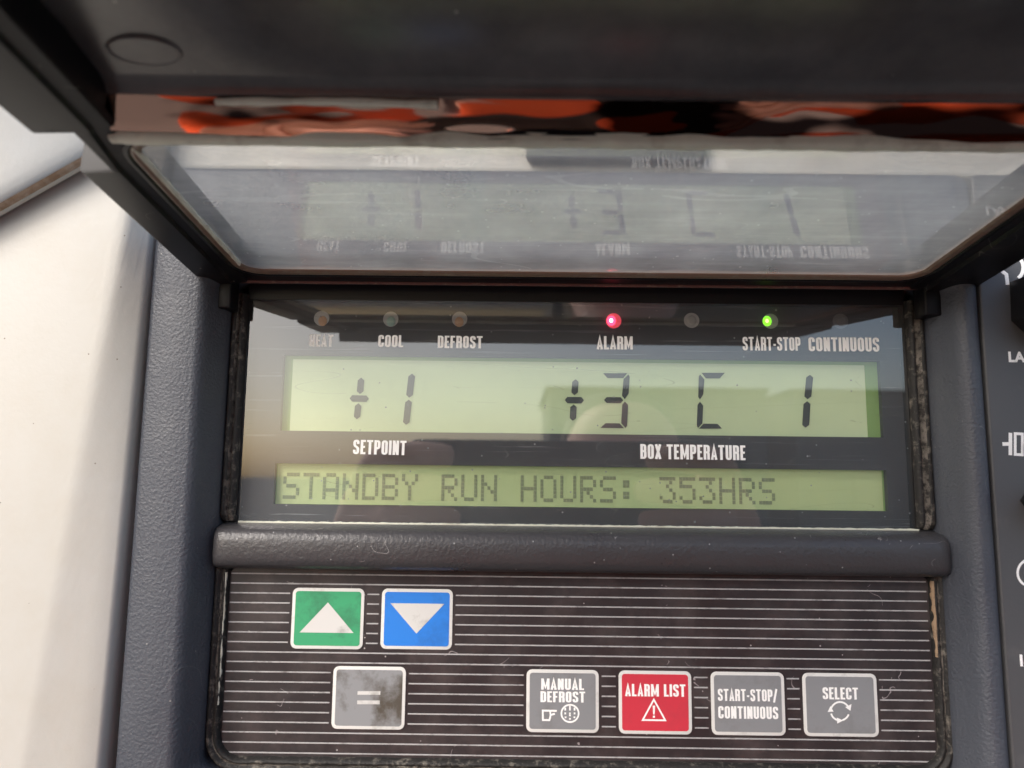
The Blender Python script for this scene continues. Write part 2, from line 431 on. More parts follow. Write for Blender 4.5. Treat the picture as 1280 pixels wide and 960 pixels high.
def ribbon(bm, path, closed, mp, Y, hx=HX, hy=HY, mat=0):
    n = len(path); lft, rgt = [], []
    for i, p in enumerate(path):
        if closed: a, b = path[i-1], path[(i+1) % n]
        else: a, b = path[max(i-1, 0)], path[min(i+1, n-1)]
        d1 = (p-a).normalized() if (p-a).length > 1e-6 else (b-p).normalized()
        d2 = (b-p).normalized() if (b-p).length > 1e-6 else d1
        t = (d1+d2)
        t = t.normalized() if t.length > 1e-4 else d1
        nrm = Vector((-t.y, t.x))
        k = 1/max(abs(nrm.dot(Vector((-d1.y, d1.x)))), 0.45)
        o = Vector((nrm.x*hx, nrm.y*hy))*k
        lft.append(p+o); rgt.append(p-o)
    def V(q):
        x, z = mp(q.x, q.y)
        return bm.verts.new((x, Y, z))
    a = [V(q) for q in lft]; b = [V(q) for q in rgt]
    for i in range(n if closed else n-1):
        j = (i+1) % n
        bm.faces.new((a[i], a[j], b[j], b[i])).material_index = mat

def text_mesh(bm, s, p0, p1, h, Y, gap=0.085, hx=HX, hy=HY, mat=0):
    """string s set between the points p0 and p1 (x, z of baseline ends) at height h (mm) on plane y = Y"""
    tot = 0
    for ch in s: tot += G(ch)[0]+gap
    tot -= gap
    p0, p1 = Vector(p0), Vector(p1)
    ux = (p1-p0)/tot
    uz = Vector((-ux.y, ux.x)).normalized()*h
    x = 0; st = 0
    for ch in s:
        w, g = G(ch)
        for st_, path in enumerate(g):
            closed = isinstance(path, tuple)
            pts = fillet(path[1] if closed else path, closed)
            def mp(a, b, x=x):
                q = p0+ux*(x+a)+uz*b
                return q.x, q.y
            ribbon(bm, pts, closed, mp, Y-0.004*st_, hx, hy, mat)
        x += w+gap

def face_camera(bm):
    for f in bm.faces:
        f.normal_update()
        if f.normal.y > 0: f.normal_flip()

def text_obj(name, lines, Y, m, parent, label=None):
    """lines: (string, left px, right px, top py, base py at the left, base py at the right)"""
    bm = bmesh.new()
    for s, xa, xb, yt, ya, yb in lines:
        a, b = at(xa, ya, Y), at(xb, yb, Y)
        tp = at(xa, yt, Y)
        text_mesh(bm, s, a, b, tp[1]-a[1], Y)
    face_camera(bm)
    o = obj(name, bm, m, parent, recalc=False)
    if label: o['label'] = label
    return o

# ------------------------------------------------------------------ the control unit
unit = empty('control_unit', (16, 0, -75), 'dark grey refrigeration control panel with lit green displays, keypad and raised clear cover', 'control panel')

# housing: one frame with a deep rounded opening
bm = bmesh.new()
FX0, FX1, FZ0, FZ1 = -95.2, 118.6, -118.0, 81.0
OX0, OX1, OZ0, OZ1 = -82.9, 115.4, -78.4, 58.0
prof_out = [(0.0, 4.0), (0.0, -12.0), (0.4, -13.4), (1.6, -14.0)]
rows = [[(x, Y, z) for x, z in rrect(FX0+i, FX1-i, FZ0+i, FZ1-i, 4-i*0.5, 6)] for i, Y in prof_out]
prof_in = [(0.0, -14.0), (0.9, -13.7), (1.9, -12.8), (2.7, -11.2), (3.6, -8.5), (4.6, -6.0), (5.0, -4.6), (5.1, 3.0)]
inner = inset_loops(OX0, OX1, OZ0, OZ1, 9, prof_in, 6)
loft(bm, rows+inner)
obj('housing', bm, M['housing'], unit, smooth=True, auto=50)

# moulded cross bar between display and keypad
bm = bmesh.new()
barp = [(1.0, -12.2), (-1.2, -12.3), (-3.4, -12.7), (-5.8, -13.1), (-7.4, -13.8), (-8.3, -14.9), (-8.7, -16.6), (-8.7, -20.6), (-8.2, -22.3), (-7.0, -23.2), (-4.6, -23.8), (-1.4, -24.2), (1.0, -24.2)]
loops = []
for x, s in ((-77.9, 0.62), (-77.5, 0.8), (-76.8, 0.93), (-75.6, 0.99), (-73.6, 1.0), (0, 1.0), (107.5, 1.0), (109.3, 0.98), (110.6, 0.92), (111.4, 0.78), (111.8, 0.55)):
    loops.append([(x, 1+(y-1)*s, -18.2+(z+18.2)*(0.88+0.12*s)) for y, z in barp])
loft(bm, loops, closed=False)
obj('cross_bar', bm, M['bar'], unit, smooth=True)

# pale worn line of sealant where glass and bar meet
bm = bmesh.new()
prev = None
x = -73.4
top = []; bot = []
while x < 107:
    h = 0.20+0.16*noise.noise(Vector((x*0.5, 0, 3)))+0.12*noise.noise(Vector((x*2.1, 5, 0)))
    top.append((x, -1.3, -12.15+max(h, 0.03))); bot.append((x, -1.3, -12.38))
    x += 0.45
loft(bm, [[(a, 0.0, b) for a, _, b in bot], [(a, -1.3, b) for a, _, b in bot], [(a, -1.3, b) for a, _, b in top], [(a, 0.0, b) for a, _, b in top]], closed=False)
obj('sealant_line', bm, M['cream_seal'], unit, smooth=False)

# rubber gaskets with packed dust, left and right of the display
def side_gasket(xin, sgn, dust_w):
    bm = bmesh.new()
    loops = []
    z = -12.0
    while z <= 50:
        j = 0.18*noise.noise(Vector((xin, z*0.35, 1)))+0.10*noise.noise(Vector((xin, z*1.6, 4)))
        k = 0.22*noise.noise(Vector((xin+9, z*0.5, 2)))
        p = [(0.0, 0.6), (0.0, -1.4), (0.5, -2.2), (1.3+j, -2.5), (1.6+j, -1.9), (1.75+k, -2.0), (2.1+k+dust_w, -3.1), (2.9+dust_w, -3.4), (3.5+dust_w, -2.6), (3.6+dust_w, 0.6)]
        e = max(0.0, 1-(z+12.0)/2.5)
        loops.append([(xin+sgn*(q+e*e*(-0.2)), y*(1-0.5*e*e), z) for q, y in p])
        z += 0.7
    rws = loft(bm, loops, closed=False)
    bm.faces.ensure_lookup_table()
    n = len(loops[0])-1
    for i, f in enumerate(bm.faces):
        s = i % n
        if s in (4, 5): f.material_index = 1
    return obj('side_gasket', bm, [M['gasket'], M['gasket_dust']], unit, smooth=True)
side_gasket(-74.3, -1, 0.0)
side_gasket(106.4, 1, 0.5)

# display: window glass, mask with two openings, displays, lamps, print
GX0, GX1, GZ0, GZ1 = -74.2, 106.2, -12.2, 53.0
MY = 2.7
def px_rect(x0, y0, x1, y1, Y):
    a, b = at(x0, (y0+y0)/2, Y), at(x1, y1, Y)
    return a[0], b[0], b[1], a[1]
u0 = px_rect(352, 444, 1100.5, 545, MY); u1 = px_rect(344, 578, 1108.5, 638.5, MY)
u0 = (at(352.5, 490, MY)[0], at(1101.5, 490, MY)[0], at(640, 541.5, MY)[1], at(640, 446.5, MY)[1])
u1 = (at(343, 600, MY)[0], at(1109, 610, MY)[0], at(640, 633.5, MY)[1], at(640, 582.5, MY)[1])
bm = bmesh.new()
mk = 1.6
box(bm, GX0-1, GX1+1, MY, MY+mk, u0[3], GZ1)
box(bm, GX0-1, GX1+1, MY, MY+mk, u1[3], u0[2])
box(bm, GX0-1, GX1+1, MY, MY+mk, GZ0-2, u1[2])
for u in (u0, u1):
    box(bm, GX0-1, u[0], MY, MY+mk, u[2], u[3])
    box(bm, u[1], GX1+1, MY, MY+mk, u[2], u[3])
bmesh.ops.remove_doubles(bm, verts=bm.verts, dist=0.0005)
obj('display_mask', bm, M['mask'], unit)

def lcd(name, u, m, edge, Y):
    bm = bmesh.new()
    el, er, et, eb = edge
    box(bm, u[0]+el, u[1]-er, Y, Y+1.0, u[2]+eb, u[3]-et, 0)
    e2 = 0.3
    # shadow of the mask round the lit field, painted as darker green strips
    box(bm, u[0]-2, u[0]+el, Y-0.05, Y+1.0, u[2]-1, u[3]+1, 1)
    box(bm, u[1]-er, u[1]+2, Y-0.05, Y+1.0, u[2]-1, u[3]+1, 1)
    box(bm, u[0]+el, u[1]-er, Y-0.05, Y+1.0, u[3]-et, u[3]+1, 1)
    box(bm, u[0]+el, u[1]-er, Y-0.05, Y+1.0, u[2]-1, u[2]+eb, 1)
    return obj(name, bm, [m, M['lcd_shade']], unit)
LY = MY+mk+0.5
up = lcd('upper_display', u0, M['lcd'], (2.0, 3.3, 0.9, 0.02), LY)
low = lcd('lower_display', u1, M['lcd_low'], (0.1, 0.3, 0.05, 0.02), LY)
up['label'] = 'wide green liquid crystal display reading +1, +3 C and 1'
low['label'] = 'narrow yellow-green display reading STANDBY RUN HOURS: 353HRS'

SEG = LY-0.25
def seg_poly(bm, pts):
    prism(bm, [at(x, y, SEG) for x, y in pts], SEG, SEG+0.06)
def bar_v(cx0, y0, cx1, y1, w, t0=1, t1=1):
    """slanted upright segment between two tips, pointed where t = 1"""
    h = w/2
    k = 3.4
    out = [(cx0, y0)] if t0 else []
    dx = (cx1-cx0)/(y1-y0)
    out += [(cx0+h+dx*(k if t0 else 0), y0+(k if t0 else 0)), (cx1+h-dx*(k if t1 else 0), y1-(k if t1 else 0))]
    if t1: out.append((cx1, y1))
    out += [(cx1-h-dx*(k if t1 else 0), y1-(k if t1 else 0)), (cx0-h+dx*(k if t0 else 0), y0+(k if t0 else 0))]
    return out
def bar_h(x0, x1, cy, w, dy=0.3):
    h = w/2
    return [(x0, cy), (x0+3.2, cy-h), (x1-3.2, cy-h+dy), (x1, cy+dy), (x1-3.2, cy+h+dy), (x0+3.2, cy+h)]
def digit(polys, lab):
    bm = bmesh.new()
    for p in polys: seg_poly(bm, p)
    o = obj('digit', bm, M['segment'], up)
    o['label'] = lab
digit([bar_v(451.5, 472, 449.8, 492.5, 8), bar_h(437, 461, 498, 8), bar_v(448, 504, 446, 524, 8)], 'dark plus sign at the left of the upper display')
digit([bar_v(515, 467, 511.5, 497, 8.2), bar_v(511, 499.5, 507.5, 531, 8.2)], 'dark slanted figure 1 above the word SETPOINT')
digit([bar_v(719.5, 474, 718, 494, 8), bar_h(706, 730, 500, 8), bar_v(717, 505.5, 716, 526, 8)], 'dark plus sign before the figure 3')
digit([[(754, 466.5), (784, 466.5), (779, 472.5), (759.5, 472.5)],
       [(785.5, 468), (787, 471), (785.8, 492), (781, 499), (777.5, 494.5), (779.5, 474)],
       [(755, 500), (758.5, 496.3), (776, 496.5), (779, 500.3), (776, 504), (758.5, 503.8)],
       [(781, 502), (785, 506), (783.8, 532), (782, 535), (776.5, 529), (777.8, 506)],
       [(750.5, 534.8), (757, 529), (774.5, 529.2), (780, 535.2)]], 'dark figure 3 above the words BOX TEMPERATURE')
digit([[(877, 466), (906, 466), (899.5, 473), (882.5, 473)],
       [(875, 468), (880.5, 474.5), (879, 493), (875, 499.5), (872.8, 496), (873.5, 471)],
       [(875, 502), (879, 507), (878, 529), (872.5, 535), (871, 532), (872, 506)],
       [(873.8, 535.8), (879.5, 529.5), (897, 529.8), (902.5, 535.8)]], 'dark letter C in the middle of the upper display')
digit([bar_v(1012.5, 468.5, 1009.5, 499, 8.6), bar_v(1009, 501.5, 1007, 534.5, 8.6)], 'dark figure 1 at the right end of the upper display')

# dot matrix
FONT = {
 'S': '01111 10000 10000 01110 00001 00001 11110', 'T': '11111 00100 00100 00100 00100 00100 00100',
 'A': '01110 10001 10001 10001 11111 10001 10001', 'N': '10001 10001 11001 10101 10011 10001 10001',
 'D': '11110 10001 10001 10001 10001 10001 11110', 'B': '11110 10001 10001 11110 10001 10001 11110',
 'Y': '10001 10001 01010 00100 00100 00100 00100', 'R': '11110 10001 10001 11110 10100 10010 10001',
 'U': '10001 10001 10001 10001 10001 10001 01110', 'H': '10001 10001 10001 11111 10001 10001 10001',
 'O': '01110 10001 10001 10001 10001 10001 01110', ':': '00000 01100 01100 00000 01100 01100 00000',
 '3': '11111 00010 00100 00010 00001 10001 01110', '5': '11111 10000 11110 00001 00001 10001 01110'}
ax, az = at(354.5, 590.6, SEG); bx, bz = at(968.5, 594.5, SEG); cx_, cz_ = at(354.5, 623.8, SEG)
az -= 0; rowh = (az-cz_)/7.0
pitch = (bx-ax)/24.82
tilt = (bz-az)/(bx-ax)
dots = bmesh.new()
for i, ch in enumerate('STANDBY RUN HOURS: 353HRS'):
    if ch == ' ': continue
    for r_, row in enumerate(FONT[ch].split()):
        for c_, v in enumerate(row):
            if v == '1':
                cw = pitch*0.82/5
                x0 = ax+i*pitch+c_*cw; z1 = az-r_*rowh+tilt*0
                box(dots, x0+0.02, x0+cw-0.05, SEG+0.1, SEG+0.15, z1-rowh+0.06, z1-0.02)
obj('dot_lettering', dots, M['dot'], low)

# indicator lamps
def lamp(px, py, bulb, off, lens='lens', core=None, lab=None):
    x, z = at(px, py, MY)
    bm = bmesh.new()
    prism(bm, [(x+2.15*math.cos(a*math.tau/32), z+2.15*math.sin(a*math.tau/32)) for a in range(32)], MY-0.06, MY+0.3)
    o = obj('indicator_lamp', bm, M[lens], unit)
    o['label'] = lab
    bm = bmesh.new()
    bmesh.ops.create_uvsphere(bm, u_segments=24, v_segments=12, radius=1.0)
    for v in bm.verts:
        v.co = Vector((v.co.x*1.25+x+off[0], v.co.y*0.34+MY-0.06, v.co.z*1.45+z+off[1]))
    obj('bulb', bm, M[bulb], o, smooth=True)
    if core:
        bm = bmesh.new()
        bmesh.ops.create_uvsphere(bm, u_segments=16, v_segments=8, radius=1.0)
        for v in bm.verts:
            v.co = Vector((v.co.x*0.5+x+off[0]*1.1, v.co.y*0.15+MY-0.34, v.co.z*0.6+z+off[1]))
        obj('bulb_core', bm, M[core], o, smooth=True)
lamp(402, 398, 'bulb_amber', (0.35, -0.75), lab='unlit amber lamp above the word HEAT')
lamp(488.5, 399, 'bulb_teal', (0.1, -0.65), lab='unlit pale teal lamp above the word COOL')
lamp(574.5, 399, 'bulb_amber', (-0.1, -0.8), lab='unlit amber lamp above the word DEFROST')
lamp(767, 401, 'bulb_red', (-0.65, 0.0), 'lens_red', 'core_red', 'glowing red lamp above the word ALARM')
lamp(864.5, 400.5, 'bulb_grey', (0.1, 0.0), lab='unlit clear lamp between the red and the green lamp')
lamp(963, 401.5, 'bulb_green', (-0.95, 0.0), core='core_green', lab='glowing green lamp above the word START-STOP')
lamp(1050.5, 401.5, 'bulb_dim', (0.1, 0.0), lens='bulb_dim', lab='dark unlit lamp above the word CONTINUOUS')

TY = -0.03
for w_ in (
    ('HEAT', 386.5, 416, 418, 433, 433.5), ('COOL', 472.5, 504, 418.5, 433.5, 434), ('DEFROST', 547, 603, 419.5, 435, 435.6),
    ('ALARM', 746, 791, 420, 436.6, 437), ('START-STOP', 928.5, 1001, 421, 438, 438.5), ('CONTINUOUS', 1011, 1099.5, 421.5, 439, 439.5),
    ('SETPOINT', 441, 507.5, 549.5, 567.5, 569), ('BOX TEMPERATURE', 800.5, 932, 555, 573.5, 575.3)):
    text_obj('lettering', [w_], TY, M['print'], unit, 'white lettering ' + w_[0])

bm = bmesh.new()
box(bm, GX0, GX1, 0.0, 2.2, GZ0, GZ1)
obj('display_glass', bm, M['glass'], unit)
# narrow dark edges of the glass frame
bm = bmesh.new()
box(bm, GX1+0.02, GX1+0.5, -0.3, 2.4, GZ0, GZ1); box(bm, GX0-0.3, GX0-0.02, -0.3, 2.4, GZ0, GZ1); box(bm, GX0, GX1, -0.25, 2.4, 48.6, 55)
obj('glass_rim', bm, M['knob'], unit)

# ------------------------------------------------------------------ keypad
KY = -1.5
KX0, KX1, KZ0, KZ1 = -75.6, 109.0, -71.7, -23.0
keys_px = [
  ('green', 364.5, 735, 454.5, 811), ('blue', 476.5, 736, 565.5, 811.5), ('equals', 415.5, 833, 506.5, 911.5),
  ('manual', 658, 837, 748.5, 915.5), ('alarm', 773.5, 838.5, 864.5, 917.5), ('startstop', 889, 840, 981, 919), ('select', 1004, 841.5, 1097, 920.5)]
KW, KH = 18.55, 15.55
keys = {}
for k, x0, y0, x1, y1 in keys_px:
    cx, cz = at((x0+x1)/2, (y0+y1)/2, KY-0.2)
    keys[k] = (cx, cz, at(x1, (y0+y1)/2, KY)[0]-at(x0, (y0+y1)/2, KY)[0], at(x0, y0, KY)[1]-at(x0, y1, KY)[1])
bm = bmesh.new()
prism(bm, rrect(KX0, KX1, KZ0, KZ1, 5.5, 8), KY, KY+1.2, 0)
sy0, sy1 = 716.5, 939
nl = 19
zt, zb = at(291, 716.5, KY)[1], at(285, 940, KY)[1]
for i in range(nl):
    z = zt+(zb-zt)*i/(nl-1.0)
    xs, xe = -74.3, 107.4
    if i == nl-1: xs, xe = -73.2, 106.0
    cuts = sorted((k[0]-k[2]/2-0.75, k[0]+k[2]/2+0.75) for k in keys.values() if abs(z-k[1]) < k[3]/2+0.35)
    segs = []; c = xs
    for a, b in cuts:
        segs.append((c, a)); c = b
    segs.append((c, xe))
    for a, b in segs:
        box(bm, a, b, KY-0.03, KY+0.02, z-0.165, z+0.165, 1)
obj('keypad', bm, [M['keypad'], M['line_print']], unit)

def key(k, colm, lab):
    cx, cz, w, h = keys[k]
    bm = bmesh.new()
    x0, x1, z0, z1 = cx-w/2, cx+w/2, cz-h/2, cz+h/2
    prism(bm, rrect(x0-0.35, x1+0.35, z0-0.35, z1+0.35, 1.8), KY-0.05, KY+0.1, 1)
    o = obj('key', bm, [M['key_white'], M['keypad']], unit)
    o['label'] = lab
    bm = bmesh.new()
    prism(bm, rrect(x0, x1, z0, z1, 1.5), KY-0.20, KY-0.04)
    b = obj('key_border', bm, M['key_white'], o, bevel=0.05)
    bm = bmesh.new()
    prism(bm, rrect(x0+0.82, x1-0.82, z0+0.82, z1-0.82, 0.75), KY-0.24, KY-0.1)
    obj('key_face', bm, colm, o)
    return o
KS = KY-0.27
def sym(parent, draw, m='key_sign', name='symbol'):
    bm = bmesh.new()
    draw(bm)
    for f in bm.faces: f.normal_update()
    face_camera(bm)
    return obj(name, bm, M[m], parent, recalc=False)
def poly(bm, pts, Y=KS):
    vs_ = [bm.verts.new((p[0], Y, p[1])) for p in (at(x, y, KS) for x, y in pts)]
    return bm.faces.new(vs_)
def line(bm, pts, w, closed=False, Y=KS):
    P = [Vector(at(x, y, KS)) for x, y in pts]
    ribbon(bm, P, closed, lambda a, b: (a, b), Y, w/2, w/2)
def circ(cx, cy, r, a0=0, a1=360, n=28):
    k = n if a1-a0 >= 360 else n+1
    return [(cx+r*math.cos(R(a0+(a1-a0)*i/n)), cy+r*math.sin(R(a0+(a1-a0)*i/n))) for i in range(k)]

o = key('green', M['key_green'], 'green key with a white upward triangle')
sym(o, lambda b: poly(b, [(374.5, 790.5), (410, 753), (442, 791.3)]))
o = key('blue', M['key_blue'], 'blue key with a white downward triangle')
sym(o, lambda b: poly(b, [(488, 754), (555.5, 754.8), (520.5, 792)]))
o = key('equals', M['key_grey_worn'], 'worn grey key with two white bars')
sym(o, lambda b: (poly(b, [(447, 864), (475.5, 864), (475.3, 868.6), (446.8, 868.4)]), poly(b, [(446.6, 875.5), (474.8, 875.6), (474.6, 880.4), (446.4, 880.2)])))
o = key('manual', M['key_grey'], 'grey key reading MANUAL DEFROST')
text_obj('lettering', [('MANUAL', 676.5, 730, 848, 862, 862.6), ('DEFROST', 675.5, 731.5, 864, 877.6, 878.2)], KS, M['print'], o)
def dm(b):
    line(b, circ(712.5, 891.8, 10.8), 0.42, True)
    for x in (706.6, 712.4, 718.2):
        line(b, [(x, 884.5 if x != 712.4 else 881.5), (x, 888.2)], 0.42)
        line(b, [(x, 890.5), (x, 893.0)], 0.42, Y=KS-0.01)
    for x, y in ((707, 896.5), (712.4, 898.5), (718, 896.5), (712.4, 894.2)):
        line(b, [(x-1.1, y), (x+1.1, y+0.1)], 0.42, Y=KS-0.02)
    line(b, [(696, 888.6), (678.4, 888.2), (678.6, 900), (686.8, 900.2), (688.4, 893.6), (693.6, 892.2)], 0.46)
    line(b, [(687.6, 889), (688.2, 894)], 0.4, Y=KS-0.02)
sym(o, dm, 'print')
o = key('alarm', M['key_red'], 'red key reading ALARM LIST')
text_obj('lettering', [('ALARM LIST', 781.5, 857, 854.8, 870.2, 871)], KS, M['print'], o)
def wt(b):
    line(b, [(817.3, 874.5), (831.6, 900.4), (803.4, 900)], 0.42, True)
    poly(b, [(815.9, 882), (818.9, 882), (818.3, 893), (816.4, 893)], KS-0.01)
    poly(b, [(816.1, 894.6), (818.7, 894.6), (818.7, 897.2), (816.1, 897.2)], KS-0.01)
sym(o, wt, 'print')
o = key('startstop', M['key_grey'], 'grey key reading START-STOP/CONTINUOUS')
text_obj('lettering', [('START-STOP/', 897.5, 971.5, 861, 876, 877), ('CONTINUOUS', 898, 973, 882.5, 898, 899)], KS, M['print'], o)
o = key('select', M['key_grey'], 'grey key reading SELECT above two circling arrows')
text_obj('lettering', [('SELECT', 1028.5, 1073, 859, 874, 874.6)], KS, M['print'], o)
def ar(b):
    line(b, circ(1050, 889, 11.5, 200, 330, 12), 0.45)
    line(b, circ(1050, 889, 11.5, 20, 75, 8), 0.45)
    line(b, circ(1050, 889, 11.5, 105, 165, 8), 0.45)
    poly(b, [(1064.5, 880), (1063, 888.5), (1056.5, 884)], KS-0.01)
    poly(b, [(1046, 897), (1046.5, 904.5), (1054, 900.5)], KS-0.01)
    poly(b, [(1034.5, 890), (1038, 882.5), (1042, 889.5)], KS-0.01)
sym(o, ar, 'print')

# dirty double gasket round the keypad
bm = bmesh.new()
prof = [(-2.0, 2.0), (-2.0, -3.4), (-1.5, -4.0), (-0.9, -3.9), (-0.55, -3.0), (-0.2, -2.9), (0.15, -3.5), (0.6, -3.4), (1.0, -2.6), (1.25, -1.9), (1.3, -1.2)]
lp = inset_loops(KX0-0.2, KX1+0.2, KZ0-0.3, KZ1+6, 6.5, prof, 10)
dense = []
for L in lp:
    Q = []
    for i, p in enumerate(L):
        a, b = Vector(p), Vector(L[(i+1) % len(L)])
        n_ = max(1, int((b-a).length/1.2)) if (b-a).length > 3 else 1
        n_ = 120 if (b-a).length > 100 else (36 if (b-a).length > 20 else 1)
        for k in range(n_): Q.append(a.lerp(b, k/n_))
    dense.append(Q)
for li, L in enumerate(dense):
    for p in L:
        v = noise.noise_vector(Vector((p.x*0.45, p.z*0.45, li*0.7)))
        p.x += v.x*0.22; p.z += v.y*0.22; p.y += v.z*0.2
loft(bm, dense)
n = len(dense[0])
for i, f in enumerate(bm.faces):
    if i//n in (4,): f.material_index = 1
obj('keypad_gasket', bm, [M['gasket'], M['gasket_dust']], unit, smooth=True)
def edge_strip(x0, w, z0, z1, m, seed, Y=-3.2):
    bm = bmesh.new(); loops = []
    z = z0
    while z < z1:
        j = 0.25*noise.noise(Vector((seed, z*0.4, 0)))+0.12*noise.noise(Vector((seed, z*1.7, 3)))
        ww = w*(1+0.45*noise.noise(Vector((seed+5, z*0.6, 0))))
        loops.append([(x0+j-ww/2, Y+1.2, z), (x0+j-ww/2, Y, z), (x0+j, Y-0.15, z), (x0+j+ww/2, Y, z), (x0+j+ww/2, Y+1.2, z)])
        z += 0.5
    loft(bm, loops, closed=False)
    return obj('seal_edge', bm, m, unit, smooth=True)
edge_strip(KX0+0.45, 0.4, -58, -24.5, M['cream_seal'], 1.3)
edge_strip(KX1-0.5, 0.75, -44, -24.5, M['beige'], 4.1)
# hinge blocks behind the arms
for x0, x1 in ((-81.0, -76.0), (107.6, 112.5)):
    bm = bmesh.new()
    box(bm, x0, x1, -8.6, -3, 44, 57)
    obj('hinge_block', bm, M['cover'], unit, bevel=0.5)

# ------------------------------------------------------------------ the raised cover (hinged at the top, reaching towards the camera)
EL = R(6.5)
A0 = Vector((0, -14.5, 52.9))
cu = Vector((0, -math.cos(EL), math.sin(EL)))       # outwards along the cover
cn = Vector((0, math.sin(EL), math.cos(EL)))        # away from its underside
def cp(s, t, n): return Vector((s, 0, 0))+A0+cu*t+cn*n
WX0, WX1, WT = -70.6, 102.8, 59.5
CX0, CX1 = -84.2, 120.4

def crect(x0, x1, t0, t1, r, n, seg=6):
    return [cp(x, t, n) for x, t in rrect(x0, x1, t0, t1, r, seg)]
# frame plate with the opening (n runs up, visible side is n = 0 and below)
bm = bmesh.new()
out_p = [(0.0, 5.0), (0.0, 0.8), (0.3, 0.2), (0.9, 0.0)]
inn_p = [(-2.6, 0.0), (-2.9, -0.7), (-2.0, -0.9), (-1.5, -0.5), (-1.3, 5.0)]
lo = [[tuple(p) for p in crect(CX0+6.5+i, CX1-6.5-i, -8.5+i, WT+3.1, 1.0, n)] for i, n in out_p]
li = [[tuple(p) for p in crect(WX0+i, WX1-i, i, WT-i, 6-i, n)] for i, n in inn_p]
rws = loft(bm, lo+li)
cover = obj('cover', bm, M['cover'], unit, smooth=True, auto=40)
cover['label'] = 'black hinged cover swung up above the display, with a clear window'

# inner lip of the sealed window
bm = bmesh.new()
lps = []
for i, n in ((-1.5, -0.4), (-1.2, -0.8), (-0.7, -0.85), (-0.1, -0.5), (0.4, -0.35), (0.5, 0.6)):
    lps.append([tuple(p) for p in crect(WX0+i, WX1-i, i, WT-i, 5.2-i, n)])
loft(bm, lps)
obj('window_seal', bm, M['brown_seal'], cover, smooth=True)
# pane
bm = bmesh.new()
a = crect(WX0+0.2, WX1-0.2, 0.2, WT-0.2, 4.8, 0.0); b = crect(WX0+0.2, WX1-0.2, 0.2, WT-0.2, 4.8, 2.5)
va = [bm.verts.new(p) for p in a]; vb = [bm.verts.new(p) for p in b]
bm.faces.new(va); bm.faces.new(vb[::-1])
for i in range(len(va)): bm.faces.new((va[i], vb[i], vb[(i+1) % len(va)], va[(i+1) % len(va)]))
obj('window_pane', bm, M['pane'], cover)
# cream bead along the outer edge of the pane and down the start of both arms
def bead(name, pts, w, h, m, seed, jit=0.12, n0=0.0):
    bm = bmesh.new(); loops = []
    for k in range(len(pts)-1):
        s0, t0 = pts[k]; s1, t1 = pts[k+1]
        L = math.hypot(s1-s0, t1-t0); n_ = max(2, int(L/1.2))
        px_, py_ = -(t1-t0)/L, (s1-s0)/L
        for q in range(n_+(k == len(pts)-2)):
            f = q/n_; s = s0+(s1-s0)*f; t = t0+(t1-t0)*f
            ww = w*(1+jit*3*noise.noise(Vector((s*0.12+seed, t*0.3, 0)))); hh = h*(1+jit*2*noise.noise(Vector((s*0.3, t+seed, 5))))
            loops.append([tuple(cp(s+px_*ww*c*0.5, t+py_*ww*c*0.5, n0+nn*hh)) for c, nn in ((-1, 0.3), (-0.9, -0.7), (-0.4, -1), (0.4, -1), (0.9, -0.7), (1, 0.3))])
    loft(bm, loops, closed=False)
    return obj(name, bm, m, cover, smooth=True)
bead('cream_bead', [(WX0-2.0, WT+1.7), (WX1+2.0, WT+1.7)], 3.0, 1.4, M['cream_seal'], 2.0)
bead('cream_bead', [(WX0+0.35, WT-1), (WX0+0.35, 4.5)], 0.55, 0.9, M['cream_seal'], 9.0)
bead('sky_reflection_sliver', [(-52.0, WT+7.6), (-34, WT+7.9), (-14, WT+7.3)], 1.5, 0.6, M['cream_seal'], 12.0, 0.25, 3.0)  # sky reflection put in as a solid sliver, in the sealant's cream
# reddish ridge at the hinge edge
bead('dirty_ridge', [(-76.0, -8.2), (107.5, -8.2)], 1.1, 0.5, M['ridge'], 6.0)

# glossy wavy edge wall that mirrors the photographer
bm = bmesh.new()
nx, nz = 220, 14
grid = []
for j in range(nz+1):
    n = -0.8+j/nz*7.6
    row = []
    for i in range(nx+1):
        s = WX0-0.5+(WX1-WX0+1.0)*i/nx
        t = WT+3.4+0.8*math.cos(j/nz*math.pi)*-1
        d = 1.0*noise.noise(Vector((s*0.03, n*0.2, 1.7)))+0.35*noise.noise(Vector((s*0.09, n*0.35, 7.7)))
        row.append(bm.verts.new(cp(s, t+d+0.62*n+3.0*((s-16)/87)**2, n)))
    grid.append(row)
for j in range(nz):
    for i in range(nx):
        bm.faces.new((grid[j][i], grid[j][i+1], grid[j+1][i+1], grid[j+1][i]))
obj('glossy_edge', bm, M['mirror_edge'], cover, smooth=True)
# inner plate beyond the window, and a dark ledge line before it
bm = bmesh.new()
lps = []
for t, n in ((WT+6.5, 9.0), (WT+7.6, 5.0), (WT+8.0, 3.6), (WT+9.2, 3.3), (WT+10.2, 4.6), (WT+12, 5.3), (WT+22, 6.0), (WT+32, 5.4), (WT+38, 3.5), (WT+42, -1.0), (WT+44, -6), (WT+46, -6), (WT+44, 4), (WT+36, 8), (WT, 8.5)):
    lps.append([tuple(cp(s, t, n)) for s in (CX0+6.6, -40, 0, 40, 80, CX1-6.6)])
loft(bm, lps, closed=False)
obj('inner_plate', bm, M['cover_inner'], cover, smooth=True, auto=50)
